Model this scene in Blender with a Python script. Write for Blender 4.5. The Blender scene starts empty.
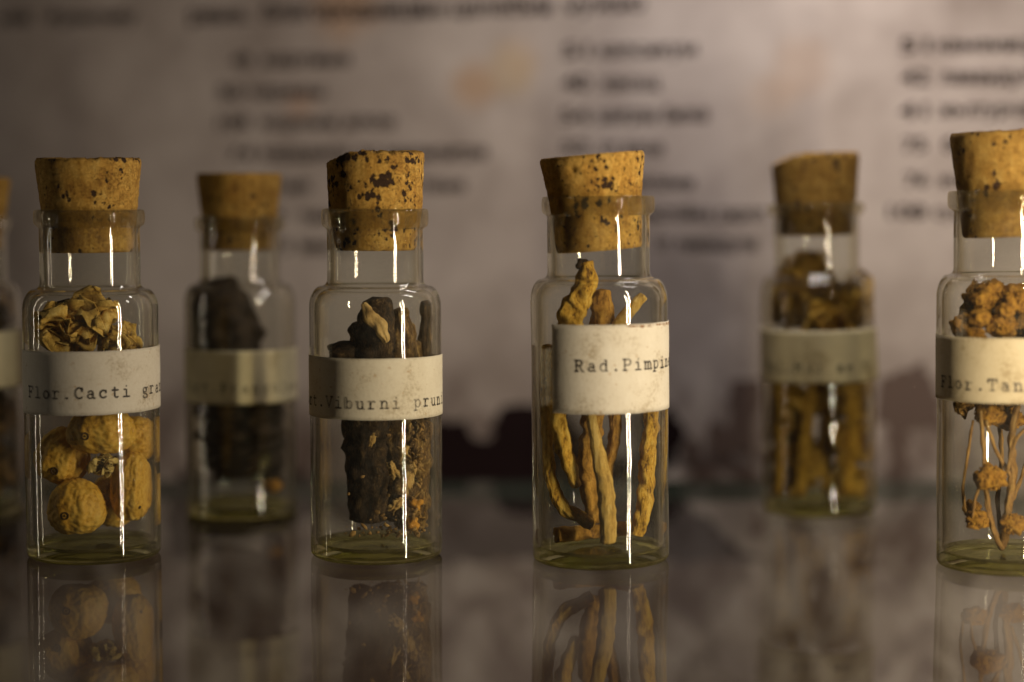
import bpy, bmesh, math, random
from mathutils import Vector, Matrix, noise

MM = 0.001
scene = bpy.context.scene
# ------------------------------------------------------------------ camera
F = 2000.0            # focal length in pixels of the 1024 px wide frame
HC = 82.0             # lens height over the shelf, mm
PITCH = math.atan((341 - 195) / F)
cam_d = bpy.data.cameras.new("Camera")
cam = bpy.data.objects.new("Camera", cam_d)
scene.collection.objects.link(cam)
cam.location = (0, 0, HC * MM)
cam.rotation_euler = (math.radians(90) - PITCH, 0, 0)
cam_d.sensor_width = 36
cam_d.lens = 36 * F / 1024
cam_d.clip_start = 0.01
cam_d.clip_end = 20
cam_d.dof.use_dof = True
cam_d.dof.focus_distance = 0.450
cam_d.dof.aperture_fstop = 4.1
scene.camera = cam

# ------------------------------------------------------------------ render and view
scene.view_settings.view_transform = 'Standard'
scene.view_settings.look = 'None'
scene.view_settings.exposure = 0.0
scene.view_settings.gamma = 1.0
scene.render.engine = 'CYCLES'
cy = scene.cycles
cy.use_denoising = True
cy.max_bounces = 14
cy.transmission_bounces = 10
cy.glossy_bounces = 8
cy.diffuse_bounces = 3
cy.transparent_max_bounces = 40
cy.blur_glossy = 0.0
cy.caustics_reflective = False
cy.caustics_refractive = False
cy.sample_clamp_indirect = 12.0

# ------------------------------------------------------------------ ambient
world = bpy.data.worlds.new("World")
scene.world = world
world.use_nodes = True
bg = world.node_tree.nodes["Background"]
bg.inputs[0].default_value = (0.9, 0.8, 0.72, 1)
bg.inputs[1].default_value = 0.02

# ------------------------------------------------------------------ case lamps
def area(name, loc, target, sx, sy, power, col, up='Z'):
    d = bpy.data.lights.new(name, 'AREA')
    d.shape = 'RECTANGLE'; d.size = sx * MM; d.size_y = sy * MM
    d.energy = power; d.color = col
    o = bpy.data.objects.new(name, d)
    scene.collection.objects.link(o)
    o.location = Vector(loc) * MM
    dr = (Vector(target) - Vector(loc)).normalized()
    o.rotation_euler = dr.to_track_quat('-Z', 'Y').to_euler()
    return o
# upright light strip in the right front corner of the case
area('corner_strip', (152, 318, 55), (0, 470, 55), 3.4, 250, 0.56, (1.0, 0.83, 0.60))
# weaker strip in the far left corner
area('left_strip', (-270, 470, 60), (0, 480, 60), 3, 240, 0.03, (1.0, 0.85, 0.62))
# lamp under the case lid, over the panel
area('lid_lamp', (75, 480, 186), (70, 590, 95), 70, 24, 0.155, (1.0, 0.91, 0.86))

# ------------------------------------------------------------------ pixel <-> place
def ray(px, py):
    dx = (px - 512) / F; dz = -(py - 341) / F
    c, s = math.cos(PITCH), math.sin(PITCH)
    return Vector((dx, c + dz * s, -s + dz * c))
def at_depth(px, py, Y):
    r = ray(px, py)
    return Vector((0, 0, HC)) + r * (Y / r.y)
def on_shelf(px, py):
    r = ray(px, py)
    return Vector((0, 0, HC)) + r * (-HC / r.z)

# ------------------------------------------------------------------ helpers
def link(o, parent=None):
    scene.collection.objects.link(o)
    if parent is not None:
        o.parent = parent
    return o
def empty(name, loc, label, cat, group=None):
    o = bpy.data.objects.new(name, None)
    o.empty_display_size = 0.01
    o.location = Vector(loc) * MM
    o['label'] = label; o['category'] = cat
    if group: o['group'] = group
    return link(o)
def mesh_obj(name, verts, faces, mats, parent=None, origin=None, smooth=True, fm=None):
    """verts in mm, world for a top-level object (origin = its base point), local to the parent else"""
    me = bpy.data.meshes.new(name)
    og = Vector(origin) if origin is not None else Vector((0, 0, 0))
    me.from_pydata([(Vector(v) - og) * MM for v in verts], [], faces)
    for m in (mats if isinstance(mats, (list, tuple)) else [mats]):
        me.materials.append(m)
    if smooth:
        me.polygons.foreach_set('use_smooth', [True] * len(me.polygons))
    if fm:
        me.polygons.foreach_set('material_index', fm)
    me.update()
    bm = bmesh.new(); bm.from_mesh(me)
    bmesh.ops.recalc_face_normals(bm, faces=bm.faces)
    bm.to_mesh(me); bm.free()
    o = bpy.data.objects.new(name, me)
    o.location = og * MM
    return link(o, parent)
def tag(o, label, cat, group=None, kind=None):
    if label: o['label'] = label
    if cat: o['category'] = cat
    if group: o['group'] = group
    if kind: o['kind'] = kind
    return o
def fbm(p, s, o=3):
    return noise.fractal(Vector(p) * s, 0.6, 2.1, o)

# ------------------------------------------------------------------ material helpers
class NT:
    def __init__(self, name):
        self.m = bpy.data.materials.new(name); self.m.use_nodes = True
        self.t = self.m.node_tree; self.t.nodes.clear()
        self.out = self.t.nodes.new('ShaderNodeOutputMaterial')
    def n(self, typ, **kw):
        nd = self.t.nodes.new('ShaderNode' + typ)
        ins = kw.pop('ins', {})
        for k, v in kw.items(): setattr(nd, k, v)
        for k, v in ins.items():
            s = nd.inputs[k]
            if hasattr(v, 'bl_idname') or isinstance(v, bpy.types.NodeSocket): self.t.links.new(v, s)
            else: s.default_value = v
        return nd
    def coord(self, loc=(0, 0, 0), scale=(1, 1, 1)):
        tc = self.n('TexCoord')
        mp = self.n('Mapping', ins={'Vector': tc.outputs['Object'], 'Location': loc, 'Scale': [s / MM for s in scale]})
        return mp.outputs[0]
    def noise(self, vec, scale, detail=4, rough=0.6, dist=0.0):
        return self.n('TexNoise', ins={'Vector': vec, 'Scale': scale, 'Detail': detail, 'Roughness': rough, 'Distortion': dist}).outputs[0]
    def ramp(self, fac, stops, interp='LINEAR'):
        r = self.n('ValToRGB', ins={'Fac': fac}); cr = r.color_ramp; cr.interpolation = interp
        while len(cr.elements) < len(stops): cr.elements.new(0.5)
        for e, (p, c) in zip(cr.elements, stops):
            e.position = p; e.color = (c, c, c, 1) if isinstance(c, (int, float)) else (*c, 1)
        return r.outputs[0]
    def mix(self, f, a, b, mode='MIX'):
        m = self.n('MixRGB', blend_type=mode)
        for k, v in (('Fac', f), ('Color1', a), ('Color2', b)):
            if isinstance(v, bpy.types.NodeSocket): self.t.links.new(v, m.inputs[k])
            else: m.inputs[k].default_value = v if isinstance(v, float) else (*v, 1)
        return m.outputs[0]
    def math(self, op, a, b=0.0, clamp=False):
        m = self.n('Math', operation=op, use_clamp=clamp)
        for i, v in enumerate((a, b)):
            if isinstance(v, bpy.types.NodeSocket): self.t.links.new(v, m.inputs[i])
            else: m.inputs[i].default_value = v
        return m.outputs[0]
    def bump(self, h, strength, dist):
        return self.n('Bump', ins={'Height': h, 'Strength': strength, 'Distance': dist * MM}).outputs[0]
    def pbr(self, col, rough, nrm=None, **extra):
        p = self.n('BsdfPrincipled')
        for k, v in (('Base Color', col), ('Roughness', rough), ('Normal', nrm)):
            if v is None: continue
            if isinstance(v, bpy.types.NodeSocket): self.t.links.new(v, p.inputs[k])
            else: p.inputs[k].default_value = (*v, 1) if k == 'Base Color' else v
        for k, v in extra.items(): p.inputs[k].default_value = v
        return p.outputs[0]
    def done(self, sh):
        self.t.links.new(sh, self.out.inputs['Surface']); return self.m
    def mixsh(self, f, a, b):
        m = self.n('MixShader')
        if isinstance(f, bpy.types.NodeSocket): self.t.links.new(f, m.inputs[0])
        else: m.inputs[0].default_value = f
        self.t.links.new(a, m.inputs[1]); self.t.links.new(b, m.inputs[2])
        return m.outputs[0]

def organic(name, dark, mid, light, scale=0.5, stretch=(1, 1, 1), bump=0.5, bd=0.4, rough=0.75, seed=0.0, pos=(0.32, 0.5, 0.68), sheen=0.35):
    t = NT(name)
    v = t.coord((seed, seed * 2, -seed), stretch)
    n1 = t.noise(v, scale, 6, 0.65, 0.4)
    n2 = t.noise(v, scale * 6, 5, 0.75)
    f = t.math('ADD', t.math('MULTIPLY', n1, 0.62), t.math('MULTIPLY', n2, 0.38))
    col = t.ramp(f, [(pos[0], dark), (pos[1], mid), (pos[2], light)])
    nr = t.bump(t.math('ADD', n1, t.math('MULTIPLY', n2, 0.6)), bump, bd)
    return t.done(t.pbr(col, rough, nr, **{'Specular IOR Level': sheen}))

def cork_mat(seed, pit=0.5, tone=1.0, dash=False):
    t = NT('cork')
    v = t.coord((seed * 7.3, seed * 3.1, seed * 5.7))
    n1 = t.noise(v, 0.22, 6, 0.6, 0.3)
    n2 = t.noise(v, 1.6, 4, 0.7)
    vs = t.coord((seed, 0, 0), (1, 1, 0.22))
    n3 = t.noise(vs, 0.8, 4, 0.7)
    f = t.math('ADD', t.math('MULTIPLY', n1, 0.4), t.math('ADD', t.math('MULTIPLY', n2, 0.25), t.math('MULTIPLY', n3, 0.35)))
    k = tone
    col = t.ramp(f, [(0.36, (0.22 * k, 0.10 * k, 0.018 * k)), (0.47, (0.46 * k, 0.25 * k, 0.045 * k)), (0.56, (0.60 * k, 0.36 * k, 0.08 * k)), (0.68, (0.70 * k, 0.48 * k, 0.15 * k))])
    # lenticels: brown grain pits, ragged
    dv = t.n('VectorMath', operation='ADD', ins={0: t.coord((seed * 2, seed, seed * 4), (1, 1, 0.8)),
             1: t.n('VectorMath', operation='SCALE', ins={0: t.n('TexNoise', ins={'Vector': v, 'Scale': 1.1, 'Detail': 3.0}).outputs['Color'], 'Scale': 1.5}).outputs[0]}).outputs[0]
    vo = t.n('TexVoronoi', ins={'Vector': dv, 'Scale': 0.62, 'Randomness': 1.0})
    size = t.math('MULTIPLY', t.math('SUBTRACT', t.noise(v, 0.16, 3, 0.6), 0.52 - 0.17 * pit), 2.4)
    m1 = t.math('MULTIPLY', t.math('SUBTRACT', size, vo.outputs['Distance']), 9.0, True)
    vo2 = t.n('TexVoronoi', ins={'Vector': dv, 'Scale': 1.0, 'Randomness': 1.0})
    m2 = t.math('MULTIPLY', t.math('SUBTRACT', 0.05 + 0.16 * pit, vo2.outputs['Distance']), 16.0, True)
    pm = t.math('MAXIMUM', m1, t.math('MULTIPLY', m2, 0.75), True)
    col = t.mix(pm, col, (0.045, 0.022, 0.010))
    crk = t.ramp(t.noise(t.coord((seed * 4, seed, 0), (1, 1, 1.7)), 0.5, 6, 0.7, 1.2), [(0.485, 0.0), (0.50, 1.0), (0.515, 0.0)])
    col = t.mix(t.math('MULTIPLY', crk, 0.35), col, (0.12, 0.055, 0.015))
    n4 = t.noise(v, 4.0, 4, 0.7)
    h = t.math('SUBTRACT', t.math('ADD', t.math('MULTIPLY', n2, 0.6), t.math('MULTIPLY', n4, 0.3)), t.math('ADD', pm, t.math('MULTIPLY', crk, 0.3)))
    return t.done(t.pbr(col, 0.82, t.bump(h, 0.9, 0.45), **{'Specular IOR Level': 0.3}))

def paper_mat(seed, tone=(1, 1, 1)):
    t = NT('label_paper')
    v = t.coord((seed * 11, seed * 5, seed))
    n1 = t.noise(v, 0.12, 5, 0.6)
    n2 = t.noise(v, 1.4, 5, 0.75)
    col = t.ramp(t.math('ADD', t.math('MULTIPLY', n1, 0.6), t.math('MULTIPLY', n2, 0.4)),
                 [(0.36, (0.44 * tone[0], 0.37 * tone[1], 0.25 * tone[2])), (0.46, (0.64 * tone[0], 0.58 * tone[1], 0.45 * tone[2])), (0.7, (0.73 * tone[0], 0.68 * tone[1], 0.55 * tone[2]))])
    sp = t.ramp(t.noise(v, 0.9, 3, 0.5), [(0.66, 0.0), (0.72, 1.0)])
    col = t.mix(t.math('MULTIPLY', sp, 0.5), col, (0.42, 0.27, 0.12))
    return t.done(t.pbr(col, 0.7, t.bump(t.math('ADD', n2, t.noise(v, 0.25, 3)), 0.35, 0.15), **{'Specular IOR Level': 0.3}))

def stain_mat():
    t = NT('brown_stain')
    v = t.coord()
    f = t.ramp(t.noise(v, 0.8, 5, 0.7), [(0.40, 0.0), (0.60, 0.8)])
    a = t.n('BsdfTransparent').outputs[0]
    return t.done(t.mixsh(f, a, t.pbr((0.30, 0.13, 0.03), 0.7)))

def ink_mat(seed, fade=0.45):
    t = NT('typewriter_ink')
    v = t.coord((seed * 3, seed, seed * 9))
    n1 = t.noise(v, 0.16, 2, 0.5); n2 = t.noise(v, 3.0, 4, 0.8)
    f = t.ramp(t.math('ADD', t.math('MULTIPLY', n1, 0.62), t.math('MULTIPLY', n2, 0.38)), [(fade - 0.10, 0.93), (fade + 0.14, 0.28)])
    a = t.n('BsdfTransparent').outputs[0]
    return t.done(t.mixsh(f, a, t.pbr((0.035, 0.028, 0.024), 0.65)))

def glass_mat(name, ior=1.5, tint=(0.97, 0.975, 0.95), grime=0.05, refr=True, seed=0.0):
    """clear blown glass: mirror part by Fresnel on both faces, straight through where the wall is
    seen square on, real refraction where it is seen edge on; a film of dust"""
    t = NT(name)
    geo = t.n('NewGeometry')
    e = t.math('ADD', t.math('MULTIPLY', geo.outputs['Backfacing'], 1 / ior - ior), ior)
    v = t.coord((seed * 7, seed, seed * 3))
    vz = t.coord((seed, 0, 0), (1, 1, 1.6))
    wob = t.bump(t.math('ADD', t.noise(v, 0.10, 2, 0.5), t.math('MULTIPLY', t.noise(vz, 1.3, 2, 0.5), 0.035)), 0.13, 1.0)
    fr = t.n('Fresnel', ins={'IOR': e}).outputs[0]
    gl = t.n('BsdfGlossy', ins={'Color': (1, 1, 1, 1), 'Roughness': 0.022, 'Normal': wob}).outputs[0]
    # the longer way through the wall near the silhouette takes on the glass's own straw tint
    lf = t.n('LayerWeight', ins={'Blend': 0.5}).outputs['Facing']
    tc_ = t.mix(t.ramp(lf, [(0.35, 0.0), (0.95, 1.0)]), tint, (0.80, 0.74, 0.55))
    tr = t.n('BsdfTransparent', ins={'Color': tc_}).outputs[0]
    base = t.mixsh(fr, tr, gl)
    if refr:
        gb = t.n('BsdfGlass', ins={'Color': (*tint, 1), 'Roughness': 0.0, 'IOR': ior}).outputs[0]
        lw = t.n('LayerWeight', ins={'Blend': 0.5}).outputs['Facing']
        f = t.ramp(lw, [(0.55, 0.0), (0.85, 0.85)])
        base = t.mixsh(f, base, gb)
    dn = t.math('ADD', t.ramp(t.noise(v, 0.35, 6, 0.7, 0.6), [(0.42, 0.2), (0.72, 1.0)]),
        t.ramp(t.noise(v, 2.6, 3, 0.6), [(0.66, 0.0), (0.72, 7.0)]))
    dust_glow = t.n('BsdfDiffuse', ins={'Color': (0.75, 0.70, 0.58, 1)}).outputs[0]
    # the film shows more edge on, strengthened to brighten the glass rim
    edge = t.math('ADD', 1.0, t.math('MULTIPLY', t.ramp(lf, [(0.45, 0.0), (0.95, 1.0)]), 4.0))
    return t.done(t.mixsh(t.math('MULTIPLY', t.math('MULTIPLY', dn, edge), grime), base, dust_glow))

def thick_glass(name, tint, k=0.75, dust_glow=0.0):
    t = NT(name)
    gb = t.n('BsdfGlass', ins={'Color': (*tint, 1), 'Roughness': 0.0, 'IOR': 1.5}).outputs[0]
    tr = t.n('BsdfTransparent', ins={'Color': (*tint, 1)}).outputs[0]
    b = t.mixsh(k, tr, gb)
    d = t.n('BsdfDiffuse', ins={'Color': (0.85, 0.72, 0.42, 1)}).outputs[0]  # yellowish film painted in for the light caught by lip and foot
    dn = t.ramp(t.noise(t.coord(), 0.5, 5, 0.7), [(0.4, 0.5), (0.7, 1.3)])
    return t.done(t.mixsh(t.math('MULTIPLY', dn, dust_glow), b, d))

# ------------------------------------------------------------------ the shelf and the case
def box(x0, x1, y0, y1, z0, z1):
    v = [(x, y, z) for z in (z0, z1) for y in (y0, y1) for x in (x0, x1)]
    return v, [(0, 1, 3, 2), (4, 6, 7, 5), (0, 4, 5, 1), (2, 3, 7, 6), (0, 2, 6, 4), (1, 5, 7, 3)]

def shelf_mats():
    t = NT('shelf_glass')
    v = t.coord()
    sm = t.noise(v, 0.012, 5, 0.6)
    geo = t.n('NewGeometry')
    e = t.math('ADD', t.math('MULTIPLY', geo.outputs['Backfacing'], 1 / 1.55 - 1.55), 1.55)
    fr = t.n('Fresnel', ins={'IOR': e}).outputs[0]
    gl = t.n('BsdfGlossy', ins={'Color': (0.95, 0.95, 0.95, 1), 'Roughness': 0.010,
             'Normal': t.bump(t.noise(v, 0.02, 2), 0.05, 1.0)}).outputs[0]
    tr = t.n('BsdfTransparent', ins={'Color': (0.92, 0.93, 0.91, 1)}).outputs[0]
    b = t.mixsh(t.math('MULTIPLY', fr, 0.72, True), tr, gl)
    d = t.n('BsdfDiffuse', ins={'Color': (0.5, 0.45, 0.4, 1)}).outputs[0]
    speck = t.ramp(t.noise(v, 0.9, 3, 0.6), [(0.68, 0.0), (0.74, 0.5)])
    sm = t.math('ADD', sm, speck)
    top = t.done(t.mixsh(t.math('MULTIPLY', t.ramp(sm, [(0.35, 0.2), (0.7, 1.0)]), 0.05), b, d))
    t = NT('shelf_edge_glass')
    g = t.pbr((0.01, 0.035, 0.025), 0.5)
    tr = t.n('BsdfTransparent', ins={'Color': (0.10, 0.19, 0.15, 1)}).outputs[0]
    edge = t.done(t.mixsh(0.5, tr, g))
    t = NT('shelf_under')
    under = t.done(t.n('BsdfTransparent', ins={'Color': (0.97, 0.98, 0.97, 1)}).outputs[0])
    return top, edge, under
sv, sf = box(-420, 139, 60, 571, -6, 0)
shelf = mesh_obj('glass_shelf', sv, sf, shelf_mats(), origin=(-140, 300, 0), smooth=False, fm=[2, 0, 1, 1, 1, 1])
tag(shelf, 'clear polished glass shelf mirroring the row of corked bottles', 'shelf', kind='structure')

# the panel: yawed 15 degrees, nearer on the right
YAW = math.radians(15)
PO = Vector((150, 577, 0))
PU = Vector((-math.cos(YAW), math.sin(YAW), 0))
PN = Vector((-math.sin(YAW), -math.cos(YAW), 0))      # towards the camera
def on_panel(px, py):
    r = ray(px, py); o = Vector((0, 0, HC))
    t = (PO - o).dot(PN) / r.dot(PN)
    p = o + r * t
    return -(p - PO).dot(PU), p.z           # u runs to the right
PR = Matrix.Rotation(-YAW, 4, 'Z')
panel = empty('display_panel', PO, 'old printed panel with lists of blurred text and orange stains behind the bottles', 'panel')
panel.rotation_euler = (0, 0, -YAW)
def panel_print():
    t = NT('printed_board')
    v = t.coord()
    n1 = t.noise(v, 0.010, 5, 0.55, 0.3)
    n2 = t.noise(v, 0.06, 5, 0.6)
    col = t.ramp(t.math('ADD', t.math('MULTIPLY', n1, 0.65), t.math('MULTIPLY', n2, 0.35)),
        [(0.36, (0.27, 0.225, 0.205)), (0.5, (0.41, 0.355, 0.335)), (0.64, (0.53, 0.47, 0.445))])
    tc = t.n('TexCoord').outputs['Object']
    for (px, py, rad, c, k) in ((472, 84, 10, (0.44, 0.27, 0.15), 0.6), (800, 68, 12, (0.46, 0.33, 0.25), 0.4), (345, 6, 14, (0.48, 0.27, 0.13), 0.45),
                                (520, 60, 9, (0.5, 0.33, 0.2), 0.25), (300, 105, 7, (0.5, 0.25, 0.12), 0.3), (770, 95, 9, (0.47, 0.32, 0.22), 0.25), (512, 70, 10, (0.5, 0.36, 0.16), 0.3)):
        u, z = on_panel(px, py)
        vd = t.n('VectorMath', operation='DISTANCE', ins={0: tc, 1: (u * MM, 0, z * MM)}).outputs['Value']
        w = t.math('ADD', vd, t.math('MULTIPLY', t.math('SUBTRACT', n2, 0.5), rad * 1.0 * MM))
        m = t.math('MULTIPLY', t.math('SUBTRACT', rad * MM, w), 1 / (0.6 * rad * MM), True)
        col = t.mix(t.math('MULTIPLY', m, k), col, c)
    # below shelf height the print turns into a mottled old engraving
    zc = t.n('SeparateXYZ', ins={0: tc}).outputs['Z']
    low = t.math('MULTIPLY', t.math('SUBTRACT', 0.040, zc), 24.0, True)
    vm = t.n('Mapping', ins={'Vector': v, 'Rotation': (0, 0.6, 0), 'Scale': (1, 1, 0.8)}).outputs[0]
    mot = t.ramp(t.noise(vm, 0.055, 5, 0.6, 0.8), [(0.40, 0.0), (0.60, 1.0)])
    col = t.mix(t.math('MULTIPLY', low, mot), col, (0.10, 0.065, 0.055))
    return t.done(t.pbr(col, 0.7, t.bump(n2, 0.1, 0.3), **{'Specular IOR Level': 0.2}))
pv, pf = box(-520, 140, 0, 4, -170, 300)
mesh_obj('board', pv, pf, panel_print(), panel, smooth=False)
tp = NT('panel_ink')
print_ink = tp.done(tp.pbr((0.016, 0.009, 0.010), 0.9, **{'Specular IOR Level': 0.05}))
tp = NT('panel_brown_ink')
print_brown = tp.done(tp.pbr((0.10, 0.065, 0.055), 0.7))

def panel_text(txt, x0, x1, y, h=13.5, mat=print_ink):
    c = bpy.data.curves.new('text_line', 'FONT')
    c.body = txt; c.size = 0.01; c.offset = 0.00025
    tmp = bpy.data.objects.new('text_line', c)
    scene.collection.objects.link(tmp)
    dg = bpy.context.evaluated_depsgraph_get()
    me = bpy.data.meshes.new_from_object(tmp.evaluated_get(dg))
    bpy.data.objects.remove(tmp); bpy.data.curves.remove(c)
    me.name = 'text_line'
    xs = [q.co.x for q in me.vertices]
    if not xs: return
    u0, z0 = on_panel(x0, y); u1, z1 = on_panel(x1, y)
    hm = (on_panel(x0, y - h / 2)[1] - on_panel(x0, y + h / 2)[1])
    a, b = min(xs), max(xs)
    for q in me.vertices:
        fx = (q.co.x - a) / (b - a)
        q.co = Vector(((u0 + (u1 - u0) * fx) * MM, -0.0003, (z0 + q.co.y / 0.0073 * hm - hm * 0.45) * MM))
    me.materials.append(mat)
    link(bpy.data.objects.new('text_line', me), panel)
for row in [
    ('ной', 0, 30, 18), ('Франтеву', 47, 137, 18), ('рвна,', 190, 250, 15, 17), ('благородници', 263, 425, 12, 17), ('не', 424, 446, 10, 15),
    ('целебни', 452, 552, 8, 17), ('нужно', 566, 645, 5, 16),
    ('49', 232, 252, 61), ('картина', 264, 350, 60), ('50', 218, 243, 93), ('червен', 250, 325, 92), ('108', 219, 250, 123), ('корени алое', 262, 396, 122),
    ('74', 229, 255, 154), ('кардамон по милилитра', 262, 487, 153), ('60', 262, 280, 186), ('мента', 285, 311, 186), ('за къпане', 375, 466, 185), ('75', 262, 284, 216), ('тинктура', 300, 380, 216),
    ('75', 270, 292, 246), ('билков чай', 300, 350, 246),
    ('51', 563, 590, 51, 15), ('капсикум', 600, 697, 50, 15), ('40', 562, 590, 83, 15), ('хвощ', 600, 660, 83, 14), ('54', 561, 590, 116, 15), ('шафран билка', 598, 708, 115, 15),
    ('52', 562, 590, 148), ('от алое', 600, 664, 148), ('мехлеми', 620, 694, 182), ('настойка сироп', 640, 766, 213), ('от лавандула', 655, 757, 243), 
    ('51', 900, 930, 46, 15), ('каменица', 938, 1040, 45, 15), ('42', 901, 930, 78, 15), ('лавандула', 940, 1044, 77, 15), ('41', 899, 928, 111, 15), ('жълтурчета', 938, 1050, 110, 15),
    ('75', 903, 927, 145, 14), ('билки', 943, 1000, 145, 14), ('76', 905, 928, 180), ('корен', 940, 1000, 180), ('108', 888, 926, 212), ('сушени', 934, 1000, 212)]:
    panel_text(*row)
# the dark picture printed along the foot of the panel
def panel_shape(poly, mat, dy=-0.5):
    vs = [on_panel(x, y) for x, y in poly]
    v = [(u, dy, z) for u, z in vs]
    return v, [tuple(range(len(v)))]
def picture(polys, mat, dy, name='printed_picture'):
    for k, pl in enumerate(polys):
        out = []
        for (a, b) in zip(pl, pl[1:] + pl[:1]):
            n = max(2, int(math.hypot(b[0] - a[0], b[1] - a[1]) / 5))
            for q in range(n):
                x = a[0] + (b[0] - a[0]) * q / n; y = a[1] + (b[1] - a[1]) * q / n
                o = noise.noise_vector(Vector((x * 0.06, y * 0.06, k))) * 9 + noise.noise_vector(Vector((x * 0.2, y * 0.2, k))) * 4
                out.append((x + o.x, y + o.y))
        v, f = panel_shape(out, mat, dy - 0.02 * k)
        mesh_obj(name, v, f, mat, panel, smooth=False)
picture([[(425, 424), (465, 422), (468, 440), (492, 444), (496, 412), (512, 404), (560, 408), (760, 560), (420, 560), (300, 500), (410, 478)],
         [(640, 405), (676, 408), (684, 425), (680, 460), (640, 470)],
         ], print_ink, -0.3)
picture([[(684, 440), (700, 446), (704, 462), (686, 460)], [(712, 425), (724, 424), (738, 450), (736, 458), (714, 458), (706, 440)],
         [(727, 380), (757, 380), (754, 446), (738, 450), (730, 430)],
         [(884, 372), (925, 366), (950, 430), (912, 428), (906, 500), (890, 500), (888, 430), (878, 428)],
         ], print_brown, -0.5)
picture([[(-60, 455), (28, 440), (30, 560), (-80, 560)],
         [(160, 505), (190, 470), (310, 475), (315, 520), (170, 560)]], print_ink, -0.3)
# what lies under and behind the camera side of the shelf
t = NT('case_floor_cloth'); vv = t.coord()
floor_m = t.done(t.pbr(t.ramp(t.noise(vv, 0.02, 6, 0.6), [(0.35, (0.05, 0.035, 0.03)), (0.65, (0.22, 0.18, 0.16))]), 0.8))
fv, ff = box(-700, 400, 40, 760, -182, -172)
tag(mesh_obj('floor', fv, ff, floor_m, origin=(0, 400, -172), smooth=False), 'mottled brown floor of the display case under the shelf', 'floor', kind='structure')

# ------------------------------------------------------------------ lathe
def lathe(prof, seg=112, wob=0.0, seed=0):
    V, Fc = [], []
    for (r, z) in prof:
        for i in range(seg):
            a = 2 * math.pi * i / seg
            rr = r
            if wob and r > 1:
                rr += wob * noise.noise(Vector((math.cos(a) * 1.3 + seed * 9, math.sin(a) * 1.3, z * 0.06)))
            V.append((rr * math.cos(a), rr * math.sin(a), z))
    n = len(prof)
    for j in range(n - 1):
        for i in range(seg):
            k = (i + 1) % seg
            Fc.append((j * seg + i, j * seg + k, (j + 1) * seg + k, (j + 1) * seg + i))
    V.append((0, 0, prof[0][1])); V.append((0, 0, prof[-1][1]))
    a, b = len(V) - 2, len(V) - 1
    for i in range(seg):
        k = (i + 1) % seg
        Fc.append((a, k, i)); Fc.append((b, (n - 1) * seg + i, (n - 1) * seg + k))
    return V, Fc
def arc(cx, cz, r, a0, a1, n):
    return [(cx + r * math.cos(math.radians(a0 + (a1 - a0) * i / n)), cz + r * math.sin(math.radians(a0 + (a1 - a0) * i / n))) for i in range(n + 1)]

def glass_profile(R, rn, rl, zs, zn, zl0, zl1, rin, wall=1.15, base=2.3):
    p = [(0.6, 0.9), (R * 0.45, 0.75), (R * 0.78, 0.35), (R - 2.2, 0.0)]
    p += arc(R - 1.5, 1.5, 1.5, -80, 0, 6)
    h = zs - 1.5
    p += [(R, 1.5 + h * k / 10) for k in range(1, 10)]
    # shoulder: quarter ellipse out, small fillet up to the neck
    sh = zn - zs; w = R - rn
    for k in range(0, 11):
        a = math.radians(90 * k / 10)
        p.append((rn + w * 0.36 + w * 0.64 * math.cos(a), zs + sh * 0.74 * math.sin(a) ** 1.15))
    for k in range(1, 7):
        a = math.radians(90 * k / 6)
        p.append((rn + w * 0.36 * (1 - math.sin(a)), zs + sh * 0.74 + sh * 0.26 * (1 - math.cos(a))))
    p += [(rn, zn + (zl0 - 0.7 - zn) * k / 4) for k in range(1, 5)]
    hl = zl1 - zl0; c = min(hl / 2, rl - rn)
    p += [(rn + (rl - rn) * 0.5, zl0 - 0.15)]
    p += [(rl - c * 0.22, zl0 + 0.05), (rl - 0.06, zl0 + hl * 0.16), (rl, zl0 + hl * 0.35), (rl, zl0 + hl * 0.65), (rl - 0.08, zl0 + hl * 0.86), (rl - c * 0.25, zl1 - 0.08), (rl - c * 0.8, zl1)]
    p += [(rin + 0.75, zl1 - 0.02), (rin + 0.35, zl1 - 0.25), (rin + 0.1, zl1 - 0.9)]
    rb = min(rn - 0.75, rin)
    p += [(rb, zl0 - 0.5), (rb, zn + 0.5)]
    Ri = R - wall
    w2 = Ri - rb
    for k in range(0, 9):
        a = math.radians(90 * (1 - k / 8))
        p.append((rb + w2 * 0.2 + w2 * 0.8 * math.cos(a), zs - 0.7 + (sh * 0.72) * math.sin(a)))
    p += [(Ri, zs - 0.7 - (zs - 0.7 - base - 2) * k / 8) for k in range(1, 9)]
    p += arc(Ri - 2.0, base + 2.0, 2.0, -10, -85, 5)
    p += [(Ri * 0.55, base + 0.1), (Ri * 0.25, base + 0.55), (0.5, base + 0.75)]
    return p

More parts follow.
